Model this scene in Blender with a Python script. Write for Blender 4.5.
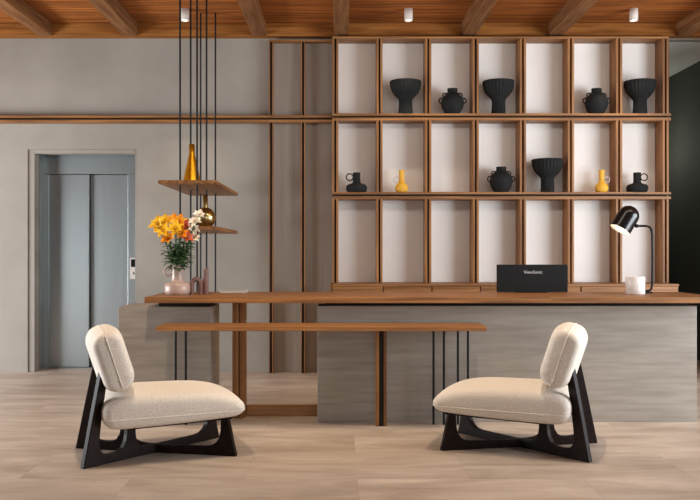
import bpy, bmesh, math, random
from mathutils import Vector, Matrix
random.seed(7)
PI = math.pi
for o in list(bpy.data.objects):
    bpy.data.objects.remove(o, do_unlink=True)
SC = bpy.context.scene
COL = SC.collection

# ------------------------------------------------------------------ camera
cam_d = bpy.data.cameras.new('camera')
cam = bpy.data.objects.new('camera', cam_d)
COL.objects.link(cam)
cam.location = (0, 0, 1.2)
cam.rotation_euler = (PI/2, 0, 0)
cam_d.sensor_width = 36
cam_d.lens = 36*850/700
cam_d.shift_x = 10/700
cam_d.shift_y = 3/700
cam_d.clip_end = 200
SC.camera = cam

# ------------------------------------------------------------------ world, lights, exposure
w = bpy.data.worlds.new('world'); SC.world = w; w.use_nodes = True
bg = w.node_tree.nodes['Background']
bg.inputs[0].default_value = (0.80, 0.88, 1.0, 1)
bg.inputs[1].default_value = 0.18

def area(name, loc, target, sx, sy, energy, col):
    d = bpy.data.lights.new(name, 'AREA'); d.shape = 'RECTANGLE'
    d.size = sx; d.size_y = sy; d.energy = energy; d.color = col
    o = bpy.data.objects.new(name, d); COL.objects.link(o)
    o.location = loc
    o.rotation_euler = (Vector(target)-Vector(loc)).to_track_quat('-Z', 'Y').to_euler()
    return o
def spot(name, loc, target, energy, angle, blend, col, r=0.04):
    d = bpy.data.lights.new(name, 'SPOT'); d.energy = energy
    d.spot_size = math.radians(angle); d.spot_blend = blend; d.color = col; d.shadow_soft_size = r
    o = bpy.data.objects.new(name, d); COL.objects.link(o)
    o.location = loc
    o.rotation_euler = (Vector(target)-Vector(loc)).to_track_quat('-Z', 'Y').to_euler()
    return o
WARM = (1.0, 0.82, 0.60)
area('window_light_right', (5.8, 4.5, 1.65), (0.8, 8.4, 1.5), 3.4, 2.2, 365, (0.90, 0.95, 1.0))
area('window_light_left', (-6.0, 6.0, 1.05), (-1.0, 6.6, 0.5), 3.4, 1.6, 345, (0.92, 0.96, 1.0))
area('window_light_behind', (3.0, -3.0, 1.7), (0.5, 8, 1.0), 5.0, 2.2, 60, (1.0, 0.97, 0.93))
area('ceiling_wash', (1.0, 5.3, 3.2), (0.9, 8.5, 0.9), 4.6, 0.4, 30, (1.0, 0.93, 0.84))  # added fill below the ceiling to brighten the shelving, no fixture
CEIL = 3.486
for nm, x, y in (('left', -1.15, 4.7), ('right', 1.0, 5.0), ('middle', 0.0, 4.6)):
    spot('downlight_'+nm, (x, y, CEIL-0.13), (x, y+(0.85 if nm == 'left' else 0.5), 0), 155, 75, 0.9, WARM)
area('desk_underlight', (-0.34, 6.45, 0.845), (-0.30, 6.75, 0), 0.4, 0.04, 2.4, (1.0, 0.76, 0.48))  # added warm fill that brightens the floor behind the stretcher
spot('downlight_aisle', (0.05, 7.35, CEIL-0.13), (0.0, 7.35, 0), 8, 30, 0.35, WARM, 0.02)  # added spot to warm the aisle floor, no fixture above it
SC.view_settings.view_transform = 'Standard'
SC.view_settings.look = 'None'
SC.view_settings.gamma = 1
SC.view_settings.use_curve_mapping = False
SC.view_settings.exposure = 0.0

# ------------------------------------------------------------------ materials
def lin(r, g, b):
    f = lambda c: (c/255/12.92 if c/255 <= 0.04045 else ((c/255+0.055)/1.055)**2.4)
    return (f(r), f(g), f(b), 1)
def newmat(name):
    m = bpy.data.materials.new(name); m.use_nodes = True
    nt = m.node_tree
    return m, nt, nt.nodes['Principled BSDF']
def N(nt, t, **kw):
    n = nt.nodes.new(t)
    for k, v in kw.items():
        setattr(n, k, v)
    return n
def noise_mat(name, c1, c2, scale=(1,1,1), nscale=4, detail=6, rough=0.6, bump=0.0, bscale=None, spread=(0.35,0.65), rand=0.0, metallic=0.0, spec=0.5):
    m, nt, b = newmat(name)
    tc = N(nt, 'ShaderNodeTexCoord'); mp = N(nt, 'ShaderNodeMapping')
    mp.inputs['Scale'].default_value = scale
    nz = N(nt, 'ShaderNodeTexNoise'); nz.inputs['Scale'].default_value = nscale; nz.inputs['Detail'].default_value = detail
    cr = N(nt, 'ShaderNodeValToRGB')
    cr.color_ramp.elements[0].position = spread[0]; cr.color_ramp.elements[1].position = spread[1]
    cr.color_ramp.elements[0].color = c1; cr.color_ramp.elements[1].color = c2
    L = nt.links.new
    L(tc.outputs['Object'], mp.inputs['Vector'])
    vec = mp.outputs['Vector']
    oi = None
    if rand:
        oi = N(nt, 'ShaderNodeObjectInfo')
        ad = N(nt, 'ShaderNodeVectorMath', operation='ADD')
        ml = N(nt, 'ShaderNodeVectorMath', operation='SCALE'); ml.inputs['Scale'].default_value = 37.0
        cb = N(nt, 'ShaderNodeCombineXYZ')
        for i in range(3): L(oi.outputs['Random'], cb.inputs[i])
        L(cb.outputs[0], ml.inputs[0]); L(vec, ad.inputs[0]); L(ml.outputs[0], ad.inputs[1]); vec = ad.outputs[0]
    L(vec, nz.inputs['Vector'])
    L(nz.outputs['Fac'], cr.inputs['Fac'])
    out = cr.outputs['Color']
    if rand:
        hs = N(nt, 'ShaderNodeHueSaturation')
        mr = N(nt, 'ShaderNodeMapRange'); mr.inputs['To Min'].default_value = 1-rand; mr.inputs['To Max'].default_value = 1+rand
        L(oi.outputs['Random'], mr.inputs['Value']); L(mr.outputs[0], hs.inputs['Value']); L(out, hs.inputs['Color']); out = hs.outputs[0]
    L(out, b.inputs['Base Color'])
    b.inputs['Roughness'].default_value = rough; b.inputs['Metallic'].default_value = metallic
    b.inputs['Specular IOR Level'].default_value = spec
    if bump:
        bp = N(nt, 'ShaderNodeBump'); bp.inputs['Strength'].default_value = bump; bp.inputs['Distance'].default_value = 0.01
        if bscale:
            n2 = N(nt, 'ShaderNodeTexNoise'); n2.inputs['Scale'].default_value = bscale; n2.inputs['Detail'].default_value = 3
            L(tc.outputs['Object'], n2.inputs['Vector']); L(n2.outputs['Fac'], bp.inputs['Height'])
        else:
            L(nz.outputs['Fac'], bp.inputs['Height'])
        L(bp.outputs[0], b.inputs['Normal'])
    return m
def plain(name, c, rough=0.5, metallic=0.0, spec=0.5):
    m, nt, b = newmat(name)
    b.inputs['Base Color'].default_value = c; b.inputs['Roughness'].default_value = rough
    b.inputs['Metallic'].default_value = metallic; b.inputs['Specular IOR Level'].default_value = spec
    return m
def emit(name, c, s):
    m, nt, b = newmat(name)
    b.inputs['Base Color'].default_value = c
    b.inputs['Emission Color'].default_value = c; b.inputs['Emission Strength'].default_value = s
    return m
W1, W2 = lin(112, 69, 31), lin(160, 110, 60)
M = {}
M['wood_x'] = noise_mat('oak_along', W1, W2, (0.5, 14, 14), 3, 6, 0.5, 0.06, rand=0.08)
M['wood_z'] = noise_mat('oak_upright', W1, W2, (14, 14, 0.5), 3, 6, 0.5, 0.06, rand=0.08)
M['wood_y'] = noise_mat('oak_deep', W1, W2, (14, 0.5, 14), 3, 6, 0.5, 0.06, rand=0.08)
M['pale_oak'] = noise_mat('pale_oak', lin(160, 116, 70), lin(198, 152, 102), (0.5, 14, 14), 3, 6, 0.5, 0.06)  # oak lightened in colour to stand in for light on the stretcher
M['beam_y'] = noise_mat('beam_timber', lin(104, 66, 38), lin(138, 95, 60), (10, 0.6, 10), 3, 6, 0.8, 0.08, rand=0.08, spec=0.15)
M['beam_x'] = noise_mat('edge_timber', lin(116, 68, 26), lin(156, 102, 50), (0.6, 10, 10), 3, 6, 0.8, 0.08, spec=0.15)
M['plaster'] = noise_mat('plaster', lin(139, 133, 124), lin(151, 145, 136), (1, 1, 1), 1.6, 5, 0.85, 0.05, 18)
M['white_panel'] = noise_mat('white_back', lin(232, 230, 227), lin(238, 236, 233), (1, 1, 1), 2, 4, 0.8)
M['taupe'] = noise_mat('taupe_panel', lin(138, 128, 118), lin(150, 140, 130), (9, 9, 0.4), 2, 4, 0.8)
M['green'] = noise_mat('dark_green_wall', lin(76, 80, 71), lin(82, 86, 77), (1, 1, 1), 2, 4, 0.8)
M['white_ceiling'] = plain('white_ceiling', lin(222, 222, 214), 0.9)
M['stone'] = noise_mat('grey_travertine', lin(141, 133, 123), lin(163, 155, 145), (1.2, 1.2, 13), 2.6, 10, 0.45, 0.03, spread=(0.3, 0.7))
M['dark_gap'] = plain('dark_recess', lin(30, 24, 20), 0.8)  # near-black colour standing in for the shade in gaps and recesses
M['black_metal'] = plain('black_metal', lin(14, 14, 15), 0.5, spec=0.25)
M['black_gloss'] = plain('black_gloss', lin(14, 14, 15), 0.22)
M['dark_wood'] = noise_mat('dark_stained_wood', lin(24, 14, 11), lin(34, 22, 17), (8, 8, 8), 3, 5, 0.45, 0.02, spec=0.12)
M['boucle'] = noise_mat('cream_boucle', lin(220, 211, 199), lin(238, 231, 221), (1, 1, 1), 130, 3, 0.95, 0.4, 180, spec=0.1)
M['black_clay'] = noise_mat('black_clay', lin(17, 18, 19), lin(26, 27, 27), (1, 1, 1), 14, 5, 0.8, 0.15, 60, spec=0.3)
M['yellow_clay'] = noise_mat('yellow_clay', lin(214, 158, 40), lin(226, 172, 54), (1, 1, 1), 12, 4, 0.6)
M['cream_clay'] = plain('cream_clay', lin(200, 194, 190), 0.7)
M['amber'] = noise_mat('amber_brass', lin(200, 140, 20), lin(220, 166, 40), (1, 1, 1), 6, 3, 0.3, metallic=0.9)
M['brass'] = noise_mat('brass', lin(200, 180, 116), lin(214, 194, 132), (1, 1, 1), 6, 3, 0.25, metallic=1.0)
M['pink_clay'] = noise_mat('pink_beige_glaze', lin(166, 142, 130), lin(184, 160, 148), (1, 1, 1), 8, 4, 0.35)
M['mauve'] = noise_mat('mauve_ceramic', lin(108, 78, 74), lin(128, 96, 90), (1, 1, 1), 10, 4, 0.6)
M['marble'] = noise_mat('white_marble', lin(226, 220, 214), lin(242, 238, 233), (1, 1, 1), 18, 6, 0.3)
M['fixture'] = plain('white_fixture', lin(205, 198, 190), 0.6)
M['glow'] = emit('warm_glow', (1.0, 0.80, 0.55, 1), 6.0)
M['lamp_inner'] = plain('lamp_inner_white', lin(240, 235, 225), 0.6)
M['bulb'] = emit('bulb_glow', (1.0, 0.86, 0.66, 1), 30.0)
M['paper'] = plain('pale_grey_cover', lin(186, 180, 172), 0.6)
M['screen'] = plain('screen_glass', lin(10, 11, 13), 0.1)
M['letter'] = plain('pale_lettering', lin(200, 200, 200), 0.5)
M['stem'] = noise_mat('stem_green', lin(52, 84, 36), lin(78, 110, 52), (1, 1, 1), 20, 3, 0.55)
M['leaf'] = noise_mat('leaf_green', lin(34, 66, 28), lin(66, 100, 46), (1, 1, 1), 25, 3, 0.5)
M['pet_yellow'] = noise_mat('petal_yellow', lin(246, 190, 8), lin(252, 214, 40), (1, 1, 1), 30, 3, 0.5)
M['pet_orange'] = noise_mat('petal_orange', lin(242, 148, 16), lin(252, 194, 36), (1, 1, 1), 22, 3, 0.5)
M['pet_red'] = noise_mat('petal_red', lin(176, 66, 34), lin(222, 100, 48), (1, 1, 1), 30, 3, 0.5)
M['pet_white'] = noise_mat('petal_white', lin(238, 226, 200), lin(250, 244, 228), (1, 1, 1), 30, 3, 0.5)
M['stamen'] = plain('stamen_brown', lin(120, 60, 20), 0.6)

def steel_mat():
    m, nt, b = newmat('brushed_steel'); L = nt.links.new
    tc = N(nt, 'ShaderNodeTexCoord'); mp = N(nt, 'ShaderNodeMapping'); mp.inputs['Scale'].default_value = (260, 260, 1.2)
    nz = N(nt, 'ShaderNodeTexNoise'); nz.inputs['Scale'].default_value = 1; nz.inputs['Detail'].default_value = 3
    L(tc.outputs['Object'], mp.inputs[0]); L(mp.outputs[0], nz.inputs['Vector'])
    mr = N(nt, 'ShaderNodeMapRange'); mr.inputs['To Min'].default_value = 0.30; mr.inputs['To Max'].default_value = 0.44
    L(nz.outputs['Fac'], mr.inputs['Value']); L(mr.outputs[0], b.inputs['Roughness'])
    b.inputs['Metallic'].default_value = 1; b.inputs['Base Color'].default_value = lin(166, 173, 174)
    return m
M['steel'] = steel_mat()
M['steel_dark'] = M['steel']

def floor_mat():
    m, nt, b = newmat('stone_floor_tiles'); L = nt.links.new
    tc = N(nt, 'ShaderNodeTexCoord')
    sep = N(nt, 'ShaderNodeSeparateXYZ'); L(tc.outputs['Object'], sep.inputs[0])
    def math_(op, a, bb=None):
        n = N(nt, 'ShaderNodeMath', operation=op)
        for i, v in enumerate((a, bb)):
            if v is None: continue
            if isinstance(v, (int, float)): n.inputs[i].default_value = v
            else: L(v, n.inputs[i])
        return n.outputs[0]
    yy = math_('DIVIDE', math_('SUBTRACT', sep.outputs['Y'], 5.114), 0.6)
    row = math_('FLOOR', yy); fy = math_('FRACT', yy)
    xx = math_('DIVIDE', math_('SUBTRACT', math_('SUBTRACT', sep.outputs['X'], 0.09), math_('MULTIPLY', row, 0.6)), 1.2)
    colx = math_('FLOOR', xx); fx = math_('FRACT', xx)
    jy = math_('LESS_THAN', math_('MINIMUM', fy, math_('SUBTRACT', 1.0, fy)), 0.004)
    jx = math_('LESS_THAN', math_('MINIMUM', fx, math_('SUBTRACT', 1.0, fx)), 0.002)
    joint = math_('MAXIMUM', jx, jy)
    cb = N(nt, 'ShaderNodeCombineXYZ'); L(colx, cb.inputs[0]); L(row, cb.inputs[1])
    wn = N(nt, 'ShaderNodeTexWhiteNoise'); L(cb.outputs[0], wn.inputs['Vector'])
    sc = N(nt, 'ShaderNodeVectorMath', operation='SCALE'); sc.inputs['Scale'].default_value = 9; L(wn.outputs['Color'], sc.inputs[0])
    mp = N(nt, 'ShaderNodeMapping'); mp.inputs['Scale'].default_value = (0.9, 3.2, 1); L(tc.outputs['Object'], mp.inputs[0])
    ad = N(nt, 'ShaderNodeVectorMath', operation='ADD'); L(mp.outputs[0], ad.inputs[0]); L(sc.outputs[0], ad.inputs[1])
    nz = N(nt, 'ShaderNodeTexNoise'); nz.inputs['Scale'].default_value = 1.7; nz.inputs['Detail'].default_value = 9; nz.inputs['Roughness'].default_value = 0.62
    nz.inputs['Distortion'].default_value = 0.6
    L(ad.outputs[0], nz.inputs['Vector'])
    cr = N(nt, 'ShaderNodeValToRGB'); e = cr.color_ramp.elements
    e[0].position = 0.3; e[0].color = lin(157, 140, 125); e[1].position = 0.72; e[1].color = lin(205, 190, 175)
    L(nz.outputs['Fac'], cr.inputs[0])
    hs = N(nt, 'ShaderNodeHueSaturation')
    mr = N(nt, 'ShaderNodeMapRange'); mr.inputs['To Min'].default_value = 0.93; mr.inputs['To Max'].default_value = 1.06
    L(wn.outputs['Value'], mr.inputs['Value']); L(mr.outputs[0], hs.inputs['Value']); L(cr.outputs[0], hs.inputs['Color'])
    mx = N(nt, 'ShaderNodeMix', data_type='RGBA'); L(math_('MULTIPLY', joint, 0.45), mx.inputs['Factor'])
    L(hs.outputs[0], mx.inputs['A']); mx.inputs['B'].default_value = lin(150, 136, 122)
    L(mx.outputs['Result'], b.inputs['Base Color'])
    b.inputs['Roughness'].default_value = 0.42; b.inputs['Specular IOR Level'].default_value = 0.4
    return m
M['floor'] = floor_mat()

def plank_mat():
    m, nt, b = newmat('ceiling_planks'); L = nt.links.new
    tc = N(nt, 'ShaderNodeTexCoord'); sep = N(nt, 'ShaderNodeSeparateXYZ'); L(tc.outputs['Object'], sep.inputs[0])
    dv = N(nt, 'ShaderNodeMath', operation='DIVIDE'); dv.inputs[1].default_value = 0.085; L(sep.outputs['Y'], dv.inputs[0])
    fl = N(nt, 'ShaderNodeMath', operation='FLOOR'); L(dv.outputs[0], fl.inputs[0])
    wn = N(nt, 'ShaderNodeTexWhiteNoise', noise_dimensions='1D'); L(fl.outputs[0], wn.inputs['W'])
    mp = N(nt, 'ShaderNodeMapping'); mp.inputs['Scale'].default_value = (0.7, 16, 1); L(tc.outputs['Object'], mp.inputs[0])
    nz = N(nt, 'ShaderNodeTexNoise'); nz.inputs['Scale'].default_value = 2; nz.inputs['Detail'].default_value = 6; L(mp.outputs[0], nz.inputs['Vector'])
    cr = N(nt, 'ShaderNodeValToRGB'); e = cr.color_ramp.elements
    e[0].position = 0.3; e[0].color = lin(102, 54, 20); e[1].position = 0.7; e[1].color = lin(190, 116, 56)
    L(nz.outputs['Fac'], cr.inputs[0])
    hs = N(nt, 'ShaderNodeHueSaturation'); mr = N(nt, 'ShaderNodeMapRange'); mr.inputs['To Min'].default_value = 0.78; mr.inputs['To Max'].default_value = 1.15
    L(wn.outputs['Value'], mr.inputs['Value']); L(mr.outputs[0], hs.inputs['Value']); L(cr.outputs[0], hs.inputs['Color'])
    fr_ = N(nt, 'ShaderNodeMath', operation='FRACT'); L(dv.outputs[0], fr_.inputs[0])
    lt = N(nt, 'ShaderNodeMath', operation='LESS_THAN'); lt.inputs[1].default_value = 0.07; L(fr_.outputs[0], lt.inputs[0])
    mf = N(nt, 'ShaderNodeMath', operation='MULTIPLY'); mf.inputs[1].default_value = 0.7; L(lt.outputs[0], mf.inputs[0])
    mx = N(nt, 'ShaderNodeMix', data_type='RGBA'); L(mf.outputs[0], mx.inputs['Factor']); L(hs.outputs[0], mx.inputs['A']); mx.inputs['B'].default_value = lin(40, 20, 4)
    L(mx.outputs['Result'], b.inputs['Base Color']); b.inputs['Roughness'].default_value = 0.8; b.inputs['Specular IOR Level'].default_value = 0.15
    return m
M['planks'] = plank_mat()

# ------------------------------------------------------------------ mesh helpers
class MB:
    def __init__(s): s.v = []; s.f = []; s.sm = []
    def add(s, vs, fs, smooth=False):
        n = len(s.v); s.v += [tuple(v) for v in vs]
        for f in fs: s.f.append([i+n for i in f]); s.sm.append(smooth)
        return s
    def box(s, x0, x1, y0, y1, z0, z1):
        vs = [(x, y, z) for z in (z0, z1) for y in (y0, y1) for x in (x0, x1)]
        return s.add(vs, [(0,2,3,1), (4,5,7,6), (0,1,5,4), (2,6,7,3), (0,4,6,2), (1,3,7,5)])
    def prism(s, poly, axis, a, b):
        # poly: list of 2D points; axis 'y' -> (x,z) extruded in y
        def P(p, t):
            return {'y': (p[0], t, p[1]), 'x': (t, p[0], p[1]), 'z': (p[0], p[1], t)}[axis]
        n = len(poly)
        vs = [P(p, a) for p in poly]+[P(p, b) for p in poly]
        fs = [list(range(n)), list(range(2*n-1, n-1, -1))]+[(i, n+i, n+(i+1) % n, (i+1) % n) for i in range(n)]
        return s.add(vs, fs)
    def tube(s, pts, r, seg=10, closed=False, cap=True):
        pts = [Vector(p) for p in pts]; n = len(pts); rings = []
        rr = r if isinstance(r, (list, tuple)) else [r]*n
        up = None
        for i in range(n):
            if closed: t = pts[(i+1) % n]-pts[i-1]
            else: t = pts[min(i+1, n-1)]-pts[max(i-1, 0)]
            t.normalize()
            if up is None:
                up = Vector((0, 0, 1)) if abs(t.z) < 0.9 else Vector((1, 0, 0))
            a = t.cross(up).normalized(); up = a.cross(t).normalized()
            rings.append([pts[i]+(a*math.cos(2*PI*k/seg)+up*math.sin(2*PI*k/seg))*rr[i] for k in range(seg)])
        vs = [p for rg in rings for p in rg]; fs = []
        for i in range(n if closed else n-1):
            for k in range(seg):
                a0 = i*seg; b0 = ((i+1) % n)*seg
                fs.append((a0+k, a0+(k+1) % seg, b0+(k+1) % seg, b0+k))
        s.add(vs, fs, True)
        if cap and not closed:
            s.add(rings[0], [list(range(seg))[::-1]]); s.add(rings[-1], [list(range(seg))])
        return s
    def lathe(s, prof, seg=48, center=(0, 0, 0), rfun=None, mat=None):
        vs = []; fs = []
        for (r, z) in prof:
            for k in range(seg):
                a = 2*PI*k/seg
                q = r*(rfun(a, z) if rfun else 1)
                vs.append(Vector((q*math.cos(a), q*math.sin(a), z)))
        if mat is not None: vs = [mat @ v for v in vs]
        vs = [v+Vector(center) for v in vs]
        n = len(prof)
        for i in range(n-1):
            for k in range(seg):
                fs.append((i*seg+k, i*seg+(k+1) % seg, (i+1)*seg+(k+1) % seg, (i+1)*seg+k))
        s.add(vs, fs, True)
        return s
    def build(s, name, mat, parent=None, bevel=0.0, loc=(0, 0, 0), segs=2, doubles=False):
        me = bpy.data.meshes.new(name); off = Vector(loc)
        me.from_pydata([tuple(Vector(v)-off) for v in s.v], [], s.f)
        for p, q in zip(me.polygons, s.sm): p.use_smooth = q
        bm = bmesh.new(); bm.from_mesh(me)
        if doubles: bmesh.ops.remove_doubles(bm, verts=bm.verts, dist=1e-5)
        bmesh.ops.recalc_face_normals(bm, faces=bm.faces); bm.to_mesh(me); bm.free()
        me.materials.append(mat); me.update()
        o = bpy.data.objects.new(name, me); COL.objects.link(o)
        if parent: o.parent = parent
        else: o.location = off
        if bevel:
            m = o.modifiers.new('bevel', 'BEVEL'); m.width = bevel; m.segments = segs; m.limit_method = 'ANGLE'; m.angle_limit = math.radians(40)
        return o
def box(*a): return MB().box(*a)
def thing(name, label, cat, loc=(0, 0, 0), rz=0, group=None):
    o = bpy.data.objects.new(name, None); COL.objects.link(o); o.empty_display_size = 0.1
    o.location = loc; o.rotation_euler = (0, 0, rz); o['label'] = label; o['category'] = cat
    if group: o['group'] = group
    return o
def tag(o, label, cat, group=None):
    o['label'] = label; o['category'] = cat
    if group: o['group'] = group
    return o
def dup(root, loc, rz, label, group=None):
    r = root.copy(); COL.objects.link(r); r.location = loc; r.rotation_euler = (0, 0, rz); r['label'] = label
    if group: r['group'] = group
    for ch in list(root.children):
        c = ch.copy(); COL.objects.link(c); c.parent = r
        for g in ch.children:
            d = g.copy(); COL.objects.link(d); d.parent = c
    return r
def struct(mb, name, mat, bevel=0.0, parent=None, loc=(0, 0, 0)):
    o = mb.build(name, mat, parent, bevel, loc)
    if not parent: o['kind'] = 'structure'
    return o
def circ(c, r, n=16, ax='xz', a0=0, a1=2*PI, closed=True):
    out = []
    for i in range(n if closed else n+1):
        a = a0+(a1-a0)*i/n
        u, v = r*math.cos(a), r*math.sin(a)
        out.append((c[0]+u, c[1], c[2]+v) if ax == 'xz' else (c[0], c[1]+u, c[2]+v))
    return out

# ------------------------------------------------------------------ room shell
YW = 8.57; YF = 8.35; SF = 850/YF
struct(box(-8, 8, -5, 13.2, -0.1, 0), 'floor', M['floor'])
struct(box(-8, 8, -2, YW+0.02, CEIL, CEIL+0.08), 'ceiling', M['planks'])
# back wall with the lift opening (x -3.15..-2.05, up to 2.245)
bw = MB()
bw.box(-8, -3.15, YW, YW+0.5, 0, CEIL); bw.box(-3.15, -2.05, YW, YW+0.5, 2.245, CEIL); bw.box(-2.05, 3.31, YW, YW+0.5, 0, CEIL)
bw.box(-3.15, -2.05, YW+0.42, YW+0.5, 0, 2.245)
struct(bw, 'wall_back', M['plaster'])
struct(box(3.31, 5.2, YW, YW+0.12, 3.353, CEIL), 'wall_lintel', M['plaster'])
struct(box(4.03, 4.15, 7.4, 13.2, 0, 3.36), 'wall_right', M['green'])
struct(box(3.19, 3.31, YW+0.5, 13.2, 0, 3.36), 'wall_corridor', M['green'])
struct(box(3.19, 4.15, 13.1, 13.2, 0, 3.36), 'wall_end', M['green'])
pl_d = bpy.data.lights.new('corridor_lamp', 'POINT'); pl_d.energy = 7; pl_d.shadow_soft_size = 0.12; pl_d.color = (1.0, 0.97, 0.9)  # added fill, out of sight, lifting the corridor ceiling
pl_o = bpy.data.objects.new('corridor_lamp', pl_d); COL.objects.link(pl_o); pl_o.location = (3.5, 10.2, 2.45)
cc = MB(); cc.box(3.19, 4.15, YW+0.12, 13.2, 3.352, 3.42)
struct(cc, 'ceiling_corridor', M['white_ceiling'])
# edge beam along the wall and the cross beams
struct(box(-8, 8, 8.45, YW, 3.362, CEIL), 'trim_1', M['beam_x'], 0.004)
for i, x in enumerate((-5.48, -4.21, -2.93, -2.083, -0.805, 0.01, 1.277, 2.137, 3.41, 4.27, 5.5)):
    struct(box(x-0.07, x+0.07, -2, 8.45, 3.355, CEIL), 'trim_%d' % (i+2), M['beam_y'], 0.004)
# double rail on the plaster wall left of the panelling
xl_rail = (271-340)*8.475/850-0.0205
rl = MB(); rl.box(-8, xl_rail, 8.475, YW, 2.550, 2.572); rl.box(-8, xl_rail, 8.475, YW, 2.502, 2.530)
r0 = struct(rl, 'trim_20', M['wood_x'], 0.002)
struct(box(-8, xl_rail, 8.525, YW, 2.530, 2.550), 'shadow_gap', M['dark_gap'], parent=r0)

# ------------------------------------------------------------------ lift door
fr = MB()
for (a, b, c, d) in ((-3.15, -3.085, 0, 2.245), (-2.07, -2.05, 0, 2.245)):
    fr.box(a, b, YW+0.015, YW+0.15, c, d)
fr.box(-3.085, -2.07, YW+0.015, YW+0.15, 2.205, 2.245)
dr = struct(fr, 'door_1', M['plaster'], 0.003)
dr['label'] = 'brushed steel lift door set in the plaster wall'
YD = 8.83
jb = MB(); jb.box(-3.15, -3.080, YW+0.15, YD+0.12, 0, 2.245)
jb.build('jamb', M['steel_dark'], dr)
box(-2.205, -2.05, YD, YD+0.1, 0, 2.02).build('jamb', M['steel'], dr, 0.002)
box(-3.08, -2.05, YD, YD+0.1, 2.022, 2.23).build('transom', M['steel'], dr, 0.002)
box(-3.08, -3.032, YD+0.01, YD+0.1, 0.0, 2.02).build('door_stop', M['steel'], dr, 0.003)
box(-3.030, -2.615, YD+0.025, YD+0.07, 0.012, 2.018).build('door_panel', M['steel'], dr, 0.004)
box(-2.612, -2.205, YD+0.075, YD+0.11, 0.012, 2.018).build('door_panel', M['steel'], dr, 0.004)
box(-3.08, -2.05, YD-0.01, YD+0.12, -0.005, 0.010).build('threshold', M['steel_dark'], dr)
cp = box(-2.180, -2.118, YD-0.012, YD, 0.93, 1.150).build('call_panel', M['fixture'], dr, 0.002)
box(-2.168, -2.125, YD-0.016, YD-0.010, 1.055, 1.135).build('display', M['black_gloss'], cp)
MB().lathe([(0, 0.008), (0.011, 0.008), (0.012, 0)], 16, (-2.147, YD-0.012, 0.99), mat=Matrix.Rotation(PI/2, 3, 'X')).build('button', M['steel'], cp)

# ------------------------------------------------------------------ wall shelving with box cells
gx = [(g-340)/SF for g in (335.3, 379.5, 428.3, 475.8, 523.0, 571.0, 619.2, 665.8)]
GW = 0.009; BW = 0.021                                   # half gap, board width
rows = [(2.572, 3.308), (1.799, 2.502), (0.908, 1.728)]  # clear height of each row of cells
sh = thing('wall_shelving', 'tall oak shelving of three rows of box cells with white backs behind the desk', 'shelving', (1.34, YF, 0.908))
SL = Vector(sh.location)
def part(mb, name, mat, parent, base, bevel=0.0): return mb.build(name, mat, parent, bevel, base)
box(gx[0], gx[-1], YW-0.012, YW, 0.908, 3.318)
part(box(gx[0], gx[-1], YW-0.012, YW-0.001, 0.908, 3.318), 'back_panel', M['white_panel'], sh, SL)
for z0, z1 in rows:
    for i, g in enumerate(gx):
        mb = MB()
        if i > 0: mb.box(g-GW-BW, g-GW, YF, YW-0.012, z0, z1)
        else: mb.box(g-GW-BW, g-GW, YF, YW-0.001, z0, z1)
        mb.box(g+GW, g+GW+BW, YF, YW-0.012 if i < len(gx)-1 else YW-0.001, z0, z1)
        u = part(mb, 'upright', M['wood_z'], sh, SL, 0.0015)
        part(box(g-GW, g+GW, YF+0.05, YW-0.013, z0, z1), 'shadow_gap', M['dark_gap'], u, SL)  # dark strip that paints the shade between the two boards
XR = (671-340)/SF
part(box(gx[0]-GW-BW, gx[-1]+GW+BW, YF, YW-0.001, 3.308, 3.328), 'shelf_board', M['wood_x'], sh, SL, 0.0015)
for (a0, a1, b0, b1) in ((2.550, 2.572, 2.502, 2.530), (1.777, 1.799, 1.728, 1.757)):
    for q0, q1 in ((a0, a1), (b0, b1)):
        part(box(gx[0]-GW-BW, XR, YF-0.002, YW-0.001, q0, q1), 'shelf_board', M['wood_x'], sh, SL, 0.0015)
    part(box(gx[0]-GW-BW, XR-0.02, YF+0.05, YW-0.001, b1, a0), 'shadow_gap', M['dark_gap'], sh, SL)
# low cabinet under the shelving
cb = thing('low_cabinet', 'low oak cabinet under the wall shelving seen just above the desktop', 'cabinet', (1.36, 8.0, 0))
CL = Vector(cb.location)
X0, X1 = (332.5-340)/106.2, (679-340)/106.2
part(box(X0, X1, 8.03, YW-0.001, 0.06, 0.886), 'body', M['wood_x'], cb, CL, 0.002)
part(box(X0, X1, 8.0, YW-0.001, 0.886, 0.908), 'top', M['wood_x'], cb, CL, 0.002)
dx = [X0]+[(p-340)/106.2 for p in (383.3, 432, 480.5, 531, 581, 630)]+[X1]
for a, b in zip(dx[:-1], dx[1:]):
    part(box(a+0.006, b-0.006, 8.005, 8.029, 0.10, 0.884), 'door', M['wood_x'], cb, CL, 0.002)

# ------------------------------------------------------------------ wall panelling left of the shelving (floor to ceiling)
pn = thing('wall_panelling', 'two tall taupe wall panels framed by oak uprights left of the shelving', 'wall panel', (-0.37, YF, 0))
PL = Vector(pn.location)
YP = 8.475; SP = 850/YP
px = [(271-340)/SP, (303-340)/SP]
PG = 0.011; PB = 0.009
xl = px[0]-PG-PB; xr = gx[0]-GW-BW-0.001
for z0, z1 in ((0.0, 2.502), (2.572, 3.308)):
    for a, b in ((px[0]+PG+PB, px[1]-PG-PB), (px[1]+PG+PB, xr)):
        part(box(a, b, YW-0.014, YW-0.001, z0, z1), 'panel', M['taupe'], pn, PL)
    for g in px:
        mb = MB(); mb.box(g-PG-PB, g-PG, YP, YW-0.001, z0, z1); mb.box(g+PG, g+PG+PB, YP, YW-0.001, z0, z1)
        u = part(mb, 'upright', M['wood_z'], pn, PL, 0.0015)
        part(box(g-PG, g+PG, YP+0.03, YW-0.002, z0, z1), 'shadow_gap', M['dark_gap'], u, PL)
part(box(xr-BW, xr, YF, YW-0.001, 0, 0.9), 'upright', M['wood_z'], pn, PL, 0.0015)
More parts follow.
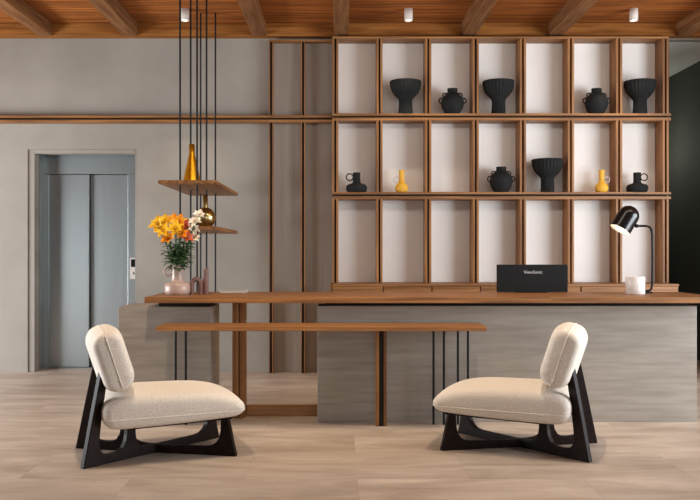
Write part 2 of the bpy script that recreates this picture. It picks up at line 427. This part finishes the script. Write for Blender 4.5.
for q0, q1 in ((2.550, 2.572), (2.502, 2.530), (3.308, 3.328)):
    part(box(xl, xr, YP-0.002, YW-0.001, q0, q1), 'rail', M['wood_x'], pn, PL, 0.0015)
part(box(xl, xr, YP+0.05, YW-0.001, 2.530, 2.550), 'shadow_gap', M['dark_gap'], pn, PL)

# ------------------------------------------------------------------ ceiling spotlights
def spotlight(x, label):
    t = thing('ceiling_spotlight', label, 'spotlight', (x, 7.96, CEIL), 0, 'white cylinder spotlights on the plank ceiling')
    MB().lathe([(0, 0), (0.039, 0), (0.039, -0.112), (0.033, -0.112), (0.031, -0.098), (0, -0.098)], 32).build('housing', M['fixture'], t)
    MB().lathe([(0, -0.104), (0.0305, -0.104), (0.0305, -0.099), (0, -0.099)], 24).build('lens', M['glow'], t)
    spot('spotlight_beam', (x, 7.96, CEIL-0.12), (x, 7.96, 0), 34, 80, 0.7, WARM, 0.03)
spotlight(-1.453, 'white cylinder ceiling spotlight beside the hanging black rods')
spotlight(0.642, 'white cylinder ceiling spotlight above the second shelf cell with a flared bowl')
spotlight(2.751, 'white cylinder ceiling spotlight nearest the dark green wall')

# ------------------------------------------------------------------ hanging shelf on black rods
hs_ = thing('hanging_shelf', 'two narrow oak shelves carried by six thin black ceiling rods', 'hanging shelf', (-1.26, 7.56, 0))
HL = Vector(hs_.location)
for z in (1.760, 1.388):
    part(box(-1.468, -1.0, 6.855, 8.33, z, z+0.028), 'shelf_board', M['wood_y'], hs_, HL, 0.002)
for y in (7.06, 7.56, 8.10):
    for x in (-1.328, -1.187):
        part(MB().tube([(x, y, 0.0), (x, y, 1.7), (x, y, CEIL)], 0.008, 10), 'rod', M['black_metal'], hs_, HL)

# ------------------------------------------------------------------ reception desk
dk = thing('reception_desk', 'long reception desk with oak top on grey travertine blocks', 'desk', (0.6, 6.2, 0))
DL = Vector(dk.location)
part(box(-1.359, 1.464, 5.90, 6.69, 0.852, 0.894), 'desktop', M['wood_x'], dk, DL, 0.002)
part(box(1.4645, 2.66, 5.90, 6.69, 0.852, 0.894), 'desktop', M['wood_x'], dk, DL, 0.002)
part(box(-1.577, -0.916, 6.037, 6.46, 0, 0.818), 'stone_block', M['stone'], dk, DL, 0.004)
part(box(-0.16, 2.535, 6.037, 6.6, 0, 0.824), 'stone_block', M['stone'], dk, DL, 0.004)
rc = MB(); rc.box(-1.30, -0.95, 6.09, 6.44, 0.817, 0.853)
part(rc, 'recess', M['dark_gap'], dk, DL)
part(box(-0.12, 2.50, 6.085, 6.56, 0.823, 0.853), 'recess', M['dark_gap'], dk, DL)
part(box(-0.783, -0.738, 6.18, 6.29, 0, 0.852), 'panel_leg', M['wood_z'], dk, DL, 0.002)
part(box(-0.730, -0.690, 6.18, 6.29, 0, 0.852), 'panel_leg', M['wood_z'], dk, DL, 0.002)
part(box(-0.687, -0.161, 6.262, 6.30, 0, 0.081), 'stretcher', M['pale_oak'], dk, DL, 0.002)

# ------------------------------------------------------------------ low console in front of the desk
ct = thing('console_table', 'low narrow oak console on thin black rods standing in front of the desk', 'table', (-0.12, 5.85, 0))
TL = Vector(ct.location)
part(box(-1.227, 0.98, 5.667, 5.985, 0.679, 0.709), 'tabletop', M['wood_x'], ct, TL, 0.002)
for x in (0.6545, 0.727, 0.825, 0.895, -1.149, -1.078):
    part(MB().tube([(x, 5.944, 0), (x, 5.944, 0.3), (x, 5.944, 0.68)], 0.0085, 10), 'leg_rod', M['black_metal'], ct, TL)
lg = part(box(0.247, 0.270, 5.88, 5.985, 0, 0.679), 'panel_leg', M['wood_z'], ct, TL, 0.002)
part(box(0.303, 0.323, 5.88, 5.985, 0, 0.679), 'panel_leg', M['wood_z'], ct, TL, 0.002)
part(box(0.270, 0.303, 5.89, 5.975, 0, 0.679), 'dark_core', M['dark_gap'], ct, TL)  # dark filler painting the shade in the gap between the leg boards

# ------------------------------------------------------------------ lounge chairs
def smooth_loop(pts, n=6):
    out = []; m = len(pts)
    for i in range(m):
        p0, p1, p2, p3 = (Vector(pts[(i+k-1) % m]) for k in range(4))
        for j in range(n):
            t = j/n
            out.append(0.5*((2*p1)+(p2-p0)*t+(2*p0-5*p1+4*p2-p3)*t*t+(3*p1-p0-3*p2+p3)*t**3))
    return out
def rrect(hx, hy, r, n=8):
    pts = []
    for cx, cy, a0 in ((hx-r, hy-r, 0), (-(hx-r), hy-r, PI/2), (-(hx-r), -(hy-r), PI), (hx-r, -(hy-r), 1.5*PI)):
        for i in range(n+1):
            a = a0+PI/2*i/n; pts.append(Vector((cx+r*math.cos(a), cy+r*math.sin(a))))
    out = []
    for i, p in enumerate(pts):            # fill long straight runs
        q = pts[(i+1) % len(pts)]; d = (q-p).length
        if d < 1e-5: continue
        out.append(p); k = int(d/0.03)
        for j in range(1, k): out.append(p+(q-p)*j/k)
    return out
def offset_loop(pr, d):
    n = len(pr); out = []
    for i in range(n):
        t = (pr[(i+1) % n]-pr[i-1]).normalized()
        out.append(pr[i]+Vector((-t.y, t.x))*d)          # counter-clockwise loop: inward normal
    return out
def cushion(pr, hv, re, dome, bulge, T):
    """upholstered block: profile loop pr (x, z) swept across y, rounded ends, slightly puffed"""
    c = sum(pr, Vector((0, 0)))/len(pr); half = []
    edge = offset_loop(pr, re)
    for f, h in ((0.12, 1.0), (0.35, 0.9), (0.6, 0.68), (0.82, 0.34)):
        half.append(([c+(p-c)*f for p in edge], hv+dome*h))
    for i in range(9):
        a = PI/2*i/8
        half.append((offset_loop(pr, re*(1-math.sin(a))), hv-re*(1-math.cos(a))))
    rings = [(r, -y) for r, y in half]
    for i in range(1, 8):
        y = (hv-re)*(-1+2*i/8); rings.append((offset_loop(pr, -bulge*(1-(y/(hv-re))**2)), y))
    rings += [(r, y) for r, y in reversed(half)]
    n = len(pr); vs = [T @ Vector((p.x, y, p.y)) for r, y in rings for p in r]; fs = []
    for i in range(len(rings)-1):
        for k in range(n): fs.append((i*n+k, i*n+(k+1) % n, (i+1)*n+(k+1) % n, (i+1)*n+k))
    fs += [tuple(range(n)), tuple(range((len(rings)-1)*n, len(rings)*n))]
    return MB().add(vs, fs, True)
def seam(pr, hv, re, dome, a, b, T, bulge=0.008):
    """piping that follows the cushion surface along the line a-b of its profile and across both ends"""
    def dist(p):
        best = 9
        for i in range(len(pr)):
            u, v = pr[i], pr[(i+1) % len(pr)]; w_ = v-u
            t = max(0, min(1, (p-u).dot(w_)/max(w_.dot(w_), 1e-12))); best = min(best, (p-u-w_*t).length)
        return best
    side = []
    for i in range(41):
        t = 0.5-0.5*math.cos(PI*i/40); p = a+(b-a)*t; d = min(dist(p), re)
        y = hv-re+math.sqrt(max(0, re*re-(re-d)**2))+0.0025
        side.append((p, y))
    near = [T @ Vector((p.x, -y, p.y)) for p, y in side]; far = [T @ Vector((p.x, y, p.y)) for p, y in reversed(side)]
    def across(p, q, bl):
        out_ = (p-T @ Vector(((a.x+b.x)/2, p.y, (a.y+b.y)/2))); out_.y = 0; out_.normalize()
        return [p+(q-p)*i/12+out_*bulge*(1-(2*i/12-1)**2) for i in range(1, 12)]
    return near+across(near[-1], far[0], 0)+far+across(far[-1], near[0], 0)
def plank_profile(L):
    return [(0, 0), (0.066, 0.297), (0.113, 0.5), (0.135, 0.58), (0.178, 0.575), (0.163, 0.5), (0.127, 0.297), (0.111, 0.18), (0.106, 0.125),
            (0.112, 0.09), (0.130, 0.066), (0.16, 0.055), (0.20, 0.052), (0.24, 0.055), (0.270, 0.070), (0.291, 0.10), (0.299, 0.14), (0.303, 0.205),
            (0.360, 0.208), (0.360, 0.14), (0.368, 0.10), (0.386, 0.072), (0.415, 0.058), (0.46, 0.051), (0.55, 0.049), (0.70, 0.049), (L-0.20, 0.050),
            (L-0.160, 0.056), (L-0.130, 0.074), (L-0.110, 0.10), (L-0.099, 0.14), (L-0.095, 0.220), (L-0.050, 0.222), (L-0.036, 0.16), (L-0.018, 0.07), (L, 0)]
def make_chair(label, loc, rz):
    t = thing('lounge_chair', label, 'chair', loc, rz, 'cream lounge chairs facing each other')
    I = Matrix.Translation((-0.018, 0, 0))
    sp = smooth_loop([(-0.312, 0.30), (-0.308, 0.255), (-0.284, 0.220), (-0.235, 0.201), (-0.10, 0.202), (0.10, 0.210), (0.28, 0.219), (0.40, 0.227), (0.462, 0.236),
                      (0.500, 0.258), (0.510, 0.288), (0.494, 0.318), (0.450, 0.346), (0.37, 0.370), (0.26, 0.384), (0.10, 0.388), (-0.10, 0.388), (-0.22, 0.382), (-0.280, 0.360), (-0.305, 0.332)])
    seat = cushion(sp, 0.30, 0.055, 0.002, 0.008, I).build('seat_cushion', M['boucle'], t)
    MB().tube(seam(sp, 0.30, 0.055, 0.012, Vector((-0.3085, 0.258)), Vector((0.5065, 0.272)), I), 0.003, 8, closed=True).build('piping', M['boucle'], seat)
    # backrest: profile x = thickness, z = height, then tilted back
    B = Matrix.Translation((-0.268, 0, 0.585)) @ Matrix.Rotation(math.radians(-18), 4, 'Y')
    bp = rrect(0.084, 0.170, 0.072)
    back = cushion(bp, 0.305, 0.040, 0.002, 0.020, B).build('back_cushion', M['boucle'], t)
    MB().tube(seam(bp, 0.305, 0.040, 0.014, Vector((0, -0.170)), Vector((0, 0.170)), B, 0.020), 0.003, 8, closed=True).build('piping', M['boucle'], back)
    L = math.hypot(0.88, 0.545)
    for k, s in enumerate((-1, 1)):
        mb = MB().prism(plank_profile(L), 'y', -0.019, 0.019)
        R = Matrix.Translation((-0.44, s*0.2725, 0)) @ Matrix.Rotation(math.atan2(-s*0.545, 0.88), 4, 'Z')
        mb.v = [tuple(R @ Vector((v[0], v[1], v[2]*(1+0.01*k)))) for v in mb.v]
        mb.build('crossed_leg', M['dark_wood'], t, 0.006, segs=3)
    MB().prism([(-0.18, 0.191), (0.42, 0.214), (0.42, 0.229), (-0.18, 0.206)], 'y', -0.24, 0.24).build('seat_base', M['dark_wood'], t, 0.003)
    return t
ch = make_chair('cream low lounge chair at left, in front of the steel lift door, facing right', (-1.1155, 5.131, 0), math.radians(20))
dup(ch, (1.117, 5.275, 0), math.radians(160), 'cream low lounge chair at right, below the black display, facing left')

# ------------------------------------------------------------------ pottery
Z1, Z2 = 2.572, 1.799
def P(x, s=101.2): return (x-340)/s
YV = 8.40
def flute(n, amp, z0=-1, z1=9):
    return lambda a, z: 1-amp*abs(math.sin(n*a/2)) if z0 < z < z1 else 1
def make_bowl(label, loc):
    t = thing('flared_bowl', label, 'bowl', loc, 0, 'black fluted pedestal bowls on the shelving')
    pr = [(0, 0), (0.070, 0), (0.0705, 0.004), (0.067, 0.07), (0.066, 0.125), (0.070, 0.145), (0.085, 0.163), (0.108, 0.185), (0.130, 0.215), (0.145, 0.25), (0.153, 0.285), (0.156, 0.305), (0.157, 0.318), (0.152, 0.325), (0.146, 0.318), (0.138, 0.27), (0.115, 0.215), (0.06, 0.18), (0, 0.172)]
    MB().lathe(pr[:7], 144, rfun=flute(26, 0.10, 0.002, 0.16)).build('pedestal', M['black_clay'], t)
    MB().lathe(pr[6:], 144, rfun=flute(26, 0.06, 0.165, 0.312)).build('bowl', M['black_clay'], t)
    return t
bowl = make_bowl('black flared bowl in the second top-row cell from the left', (P(405.5), YV, Z1))
dup(bowl, (P(498.5), YV, Z1), 0.3, 'black flared bowl in the fourth top-row cell, between two amphora cells')
dup(bowl, (P(640), YV, Z1), 0.7, 'black flared bowl in the rightmost top-row cell')
dup(bowl, (P(547.5), YV, Z2), 1.1, 'black flared bowl in the middle row above the black display')
def make_amphora(label, loc, rz=0):
    t = thing('amphora_vase', label, 'vase', loc, rz, 'charcoal four-handled vases on the shelving')
    pr = [(0, 0), (0.062, 0), (0.075, 0.012), (0.098, 0.05), (0.110, 0.085), (0.1135, 0.11), (0.110, 0.135), (0.096, 0.165), (0.072, 0.195), (0.054, 0.208), (0.050, 0.215), (0.0495, 0.245), (0.051, 0.251), (0.045, 0.251), (0.043, 0.21), (0.03, 0.19), (0, 0.19)]
    MB().lathe(pr, 64).build('body', M['black_clay'], t)
    for s in (-1, 1):
        h1 = [(s*0.048, 0, 0.203), (s*0.068, 0, 0.207), (s*0.088, 0, 0.204), (s*0.096, 0, 0.190), (s*0.092, 0, 0.172), (s*0.085, 0, 0.160)]
        MB().tube(h1, 0.0065, 8).build('handle', M['black_clay'], t)
        h2 = [(s*0.098, 0, 0.158), (s*0.117, 0, 0.158), (s*0.131, 0, 0.146), (s*0.134, 0, 0.128), (s*0.126, 0, 0.112), (s*0.105, 0, 0.106)]
        MB().tube(h2, 0.0065, 8).build('handle', M['black_clay'], t)
    return t
am = make_amphora('charcoal four-handled vase in the third top-row cell from the left', (P(452.5), YV, Z1))
dup(am, (P(596.5), YV, Z1), 0, 'charcoal four-handled vase in the top row next to the rightmost bowl')
dup(am, (P(501.2), YV, Z2), 0.0, 'charcoal four-handled vase in the middle row, left of the flared bowl')
def make_jug(label, loc, s):
    t = thing('squat_jug', label, 'jug', loc, 0, 'black squat jugs on the middle shelf row')
    pr = [(0, 0), (0.085, 0), (0.098, 0.012), (0.104, 0.035), (0.102, 0.058), (0.088, 0.076), (0.055, 0.086), (0.040, 0.093), (0.037, 0.105), (0.037, 0.185), (0.0385, 0.195), (0.033, 0.195), (0.031, 0.10), (0.0, 0.09)]
    MB().lathe(pr, 56).build('body', M['black_clay'], t)
    MB().tube(circ((s*0.068, 0, 0.150), 0.034, 20), 0.006, 8, closed=True).build('handle', M['black_clay'], t)
    return t
make_jug('black squat jug with its ring handle on the left', (P(356.6), YV, Z2), -1)
make_jug('black squat jug with its ring handle on the right', (P(637.2), YV, Z2), 1)
def make_bottle(label, loc, s):
    t = thing('bottle_vase', label, 'vase', loc, 0, 'yellow bottle vases on the middle shelf row')
    pr = [(0, 0), (0.045, 0), (0.058, 0.012), (0.066, 0.038), (0.064, 0.058), (0.052, 0.078), (0.036, 0.092), (0.028, 0.105), (0.026, 0.13), (0.0265, 0.205), (0.029, 0.220), (0.023, 0.220), (0.021, 0.11), (0, 0.10)]
    MB().lathe(pr, 48).build('body', M['yellow_clay'], t)
    MB().tube(circ((s*0.050, 0, 0.125), 0.028, 20), 0.0042, 8, closed=True).build('handle', M['cream_clay'], t)['label'] = 'pale ring handle'
    return t
make_bottle('yellow bottle vase in the second middle-row cell from the left', (P(401.6), YV, Z2), -1)
make_bottle('yellow bottle vase in the middle row next to the rightmost jug', (P(601.6), YV, Z2), 1)

tag(MB().lathe([(0, 0), (0.080, 0), (0.081, 0.004), (0.075, 0.03), (0.028, 0.245), (0.0245, 0.262), (0.024, 0.345), (0.021, 0.345), (0.021, 0.26), (0, 0.25)], 48, (0, 0, 0)).build('cone_vase', M['amber']),
    'amber yellow cone vase with a narrow neck on the upper hanging shelf', 'vase').location = (-1.272, 7.30, 1.788)
sv = thing('globe_vase', 'shiny brass globe vase with a thin neck on the lower hanging shelf', 'vase', (-1.158, 7.31, 1.416))
MB().lathe([(0.0, 0.0), (0.03, 0.0)]+[(0.089*math.cos(a), 0.087+0.089*math.sin(a)) for a in [(-1.2+2.5*i/24) for i in range(25)]], 56).build('globe', M['brass'], sv)
MB().lathe([(0.025, 0.17), (0.0215, 0.18), (0.021, 0.285), (0.018, 0.285), (0.017, 0.17)], 24).build('neck', M['brass'], sv)

# ------------------------------------------------------------------ things on the desk
ZT = 0.894
mo = thing('display_screen', 'wide black display seen from behind, standing on the desktop', 'monitor', (1.480, 6.55, ZT))
MB().box(-0.272, 0.272, -0.012, 0.012, 0.006, 0.217).build('casing', plain('display_black', lin(14, 14, 15), 0.55, spec=0.25), mo, 0.003)
MB().box(-0.264, 0.264, 0.012, 0.0135, 0.014, 0.209).build('screen', M['screen'], mo)
MB().box(-0.12, 0.12, -0.010, 0.10, 0.0, 0.007).build('foot', M['black_metal'], mo, 0.002)
fc = bpy.data.curves.new('lettering', 'FONT'); fc.body = 'ViewSonic'; fc.size = 0.040; fc.extrude = 0.0006; fc.align_x = 'CENTER'
to = bpy.data.objects.new('lettering_tmp', fc); COL.objects.link(to)
me = bpy.data.meshes.new_from_object(to.evaluated_get(bpy.context.evaluated_depsgraph_get()))
bpy.data.objects.remove(to, do_unlink=True)
R = Matrix.Rotation(PI/2, 4, 'X'); me.transform(R)
xs = [v.co.x for v in me.vertices]; k = 0.142/(max(xs)-min(xs)); me.transform(Matrix.Diagonal((k, 1, k, 1)))
me.transform(Matrix.Translation((0.005, -0.0126, 0.148)))
me.materials.clear(); me.materials.append(M['letter'])
lo = bpy.data.objects.new('lettering', me); COL.objects.link(lo); lo.parent = mo; lo['label'] = 'pale lettering on the display back'

lp = thing('desk_lamp', 'black desk lamp with a tilted dome shade, lit, behind the white mug', 'lamp', (2.30, 6.47, ZT))
MB().lathe([(0, 0), (0.075, 0), (0.076, 0.006), (0.07, 0.012), (0, 0.012)], 40).build('base', M['black_metal'], lp)
st = [(0, 0, 0.010), (0.03, 0, 0.016), (0.055, 0, 0.020), (0.070, 0, 0.034), (0.076, 0, 0.06), (0.078, 0, 0.25), (0.076, 0, 0.45), (0.070, 0, 0.485), (0.056, 0, 0.505), (0.03, 0, 0.512), (-0.045, 0, 0.512)]
MB().tube(st, 0.0085, 12).build('stem', M['black_metal'], lp)
ax = Vector((0.53, 0.08, 0.842)).normalized()              # from the opening to the dome apex
RM = ax.to_track_quat('Z', 'Y').to_matrix()
oc = Vector((-0.173, -0.010, 0.482))
prof = [(0.080, 0.0), (0.080, 0.05), (0.080, 0.115)]+[(0.080*math.cos(a), 0.125+0.080*math.sin(a)) for a in [PI/2*i/10 for i in range(11)]]
sh_ = MB().lathe(prof, 48, oc, mat=RM).build('lamp_shade', M['black_gloss'], lp)
MB().lathe([(0.0795, 0.0), (0.077, 0.001), (0.077, 0.115)]+[(0.077*math.cos(a), 0.122+0.077*math.sin(a)) for a in [PI/2*i/8 for i in range(9)]], 48, oc, mat=RM).build('inner_lining', M['lamp_inner'], sh_)
MB().lathe([(0, 0.045)]+[(0.028*math.cos(a), 0.075+0.028*math.sin(a)) for a in [(-1.4+2.9*i/10) for i in range(11)]], 24, oc, mat=RM).build('bulb', M['bulb'], lp)
MB().lathe([(0.011, -0.012), (0.014, -0.010), (0.014, 0.010), (0.011, 0.012)], 16, (-0.043, 0, 0.512), mat=Matrix.Rotation(PI/2, 3, 'Y')).build('knuckle', M['black_metal'], lp)

mg = thing('mug', 'white marbled mug standing in front of the desk lamp', 'mug', (2.198, 6.33, ZT), 0.8)
MB().lathe([(0, 0), (0.066, 0), (0.070, 0.004), (0.070, 0.128), (0.068, 0.131), (0.065, 0.128), (0.064, 0.01), (0, 0.01)], 40).build('body', M['marble'], mg)
MB().tube([(0.066, 0, 0.104), (0.092, 0, 0.104), (0.104, 0, 0.096), (0.108, 0, 0.075), (0.104, 0, 0.048), (0.092, 0, 0.036), (0.066, 0, 0.034)], 0.0048, 10).build('handle', M['marble'], mg)

nb = thing('notebook', 'closed pale grey notebook lying flat at the back of the desk', 'notebook', (-0.82, 6.58, ZT))
MB().box(-0.10, 0.10, -0.07, 0.07, 0.0, 0.018).build('pages', M['paper'], nb, 0.001)
MB().box(-0.102, 0.102, -0.072, 0.072, 0.018, 0.021).build('cover', M['paper'], nb, 0.001)

ar = MB()
sc_ = thing('arch_sculpture', 'mauve ceramic arch joined to a taller post, beside the flower vase', 'sculpture', (-1.045, 6.30, ZT))
ap = [(-0.054, 0, 0.0), (-0.054, 0, 0.05), (-0.052, 0, 0.083), (-0.042, 0, 0.103), (-0.022, 0, 0.113), (-0.002, 0, 0.106), (0.010, 0, 0.088), (0.014, 0, 0.06), (0.014, 0, 0.0)]
MB().tube(ap, 0.0195, 16).build('arch', M['mauve'], sc_)
MB().lathe([(0, 0), (0.0195, 0), (0.0205, 0.003), (0.0205, 0.182), (0.018, 0.187), (0, 0.187)], 24, (0.051, 0, 0)).build('post', M['mauve'], sc_)

VX, VY = -1.19, 6.22
vz = thing('flower_vase', 'pink beige vase with squat base, tall neck and ring handle holding lilies', 'vase', (VX, VY, ZT))
MB().lathe([(0, 0), (0.078, 0), (0.088, 0.010), (0.093, 0.030), (0.092, 0.066), (0.084, 0.085), (0.064, 0.093), (0.045, 0.097), (0.040, 0.104), (0.039, 0.125), (0.039, 0.215), (0.043, 0.226), (0.037, 0.226), (0.035, 0.12), (0.0, 0.10)], 56).build('body', M['pink_clay'], vz)
MB().tube(circ((-0.068, 0, 0.168), 0.029, 20), 0.0065, 10, closed=True).build('handle', M['pink_clay'], vz)

# ------------------------------------------------------------------ lilies
def petal(mb, R, T, L, W, curl):
    nu, nv = 9, 5; vs = []; fs = []
    for i in range(nu):
        u = i/(nu-1)
        ang = 0.35+curl*u                     # opening angle away from the flower axis
        r = L*(u*math.sin(0.35+curl*u*0.55)); z = L*(u*math.cos(0.35+curl*u*0.62))
        wd = W*math.sin(PI*min(1, 0.12+0.86*u)**0.9)
        for j in range(nv):
            v = (j/(nv-1)-0.5)*2
            vs.append(T @ (R @ Vector((r-0.10*W*v*v, v*wd*0.5, z+0.22*W*v*v))))
    for i in range(nu-1):
        for j in range(nv-1):
            fs.append((i*nv+j, (i+1)*nv+j, (i+1)*nv+j+1, i*nv+j+1))
    mb.add(vs, fs, True)
def lily(tip, mat, size, label, group, cat='flower'):
    root = thing('lily', label, cat, (VX, VY, ZT+0.105), 0, group)
    tip = Vector(tip)-Vector(root.location)
    mid = Vector((tip.x*0.22, tip.y*0.22, 0.135))
    pts = []
    a0 = Vector((tip.x*0.06, tip.y*0.06, 0.0))
    for i in range(13):
        u = i/12
        pts.append((1-u)**2*a0+2*u*(1-u)*mid+u*u*tip)
    d = (pts[-1]-pts[-2]).normalized()
    d = (d*0.55+Vector((random.uniform(-.4, .4), -0.75, random.uniform(-0.05, .35)))).normalized()   # blooms turn to the room
    Q = d.to_track_quat('Z', 'Y').to_matrix().to_4x4()
    T = Matrix.Translation(tip-d*0.01) @ Q
    st = MB().tube(pts, [0.0035]*13, 6).build('stem', M['stem'], root)
    mb = MB(); ro = random.uniform(0, 1)
    for k in range(6):
        petal(mb, Matrix.Rotation(ro+k*PI/3, 4, 'Z'), T, 1.2*size*(1.0 if k % 2 else 0.92), 1.45*size*(0.56 if k % 2 else 0.44), 1.15+random.uniform(-.15, .2))
    bl = mb.build('petals', mat, root)
    sol = bl.modifiers.new('thickness', 'SOLIDIFY'); sol.thickness = 0.0012
    sm = MB()
    for k in range(5):
        a = ro+k*2*PI/5
        e = Vector((0.013*math.cos(a), 0.013*math.sin(a), size*0.62))
        sm.tube([T @ Vector((0, 0, 0.008)), T @ (e*0.6), T @ e], [0.0009, 0.0009, 0.0016], 5)
    sm.build('stamens', M['stamen'], bl)
    lm = MB()
    for k in range(22):
        u = random.uniform(0.36, 0.80); p = pts[int(u*12)]
        a = random.uniform(0, 2*PI)
        o = Vector((math.cos(a), math.sin(a), random.uniform(-0.35, 0.55))).normalized(); Lf = random.uniform(0.05, 0.08); wf = random.uniform(0.018, 0.028)
        sd = o.cross(Vector((0, 0, 1))).normalized()
        vs = []; fs = []
        for i in range(7):
            q = i/6; c = p+o*Lf*q+Vector((0, 0, -0.022*q*q+0.012*q)); wd = wf*math.sin(PI*min(1, 0.1+0.9*q))*0.5+0.0004
            vs += [c-sd*wd+Vector((0, 0, 0.002)), c-Vector((0, 0, 0.001)), c+sd*wd+Vector((0, 0, 0.002))]
        for i in range(6):
            fs += [(3*i, 3*i+3, 3*i+4, 3*i+1), (3*i+1, 3*i+4, 3*i+5, 3*i+2)]
        lm.add(vs, fs, True)
    lf = lm.build('leaves', M['leaf'], root)
    sl = lf.modifiers.new('thickness', 'SOLIDIFY'); sl.thickness = 0.0008
    return root
def B(x, y, Y=6.2):
    x = 177.5+(x-177.5)*0.9
    return ((x-340)*Y/850, Y, 1.2+(253-y)*Y/850)
GY, GO, GR, GWh = 'yellow lilies in the bouquet', 'orange lilies in the bouquet', 'red orange lilies in the bouquet', 'white lilies in the bouquet'
lily(B(157, 226, 6.20), M['pet_yellow'], 0.072, 'yellow lily at the far left edge of the bouquet', GY)
lily(B(163, 223, 6.24), M['pet_yellow'], 0.066, 'yellow lily topmost on the left side of the bouquet', GY)
lily(B(164, 233, 6.16), M['pet_yellow'], 0.074, 'yellow lily in the middle of the left cluster', GY)
lily(B(168, 240, 6.14), M['pet_orange'], 0.064, 'golden lily lowest on the left of the bouquet', GY)
lily(B(174, 222, 6.26), M['pet_orange'], 0.066, 'orange lily topmost in the middle of the bouquet', GO)
lily(B(180, 224, 6.18), M['pet_orange'], 0.072, 'orange lily just right of the topmost orange one', GO)
lily(B(176, 231, 6.12), M['pet_yellow'], 0.074, 'large yellow lily at the front centre of the bouquet', GO)
lily(B(182, 235, 6.16), M['pet_orange'], 0.062, 'orange lily low at the centre, beside the red ones', GO)
lily(B(188, 227, 6.24), M['pet_red'], 0.056, 'red orange lily upper right, next to the white blooms', GR)
lily(B(187, 238, 6.18), M['pet_red'], 0.058, 'red brown lily low on the right of the bouquet', GR)
lily(B(201, 216, 6.22), M['pet_white'], 0.052, 'white lily at the top right tip of the bouquet', GWh)
lily(B(197, 223, 6.18), M['pet_white'], 0.056, 'white lily just below the top right tip', GWh)
lily(B(194, 230, 6.22), M['pet_white'], 0.056, 'white lily in the middle of the white spray', GWh)
lily(B(196, 238, 6.2), M['pet_white'], 0.048, 'white lily lowest at the right of the bouquet', GWh)
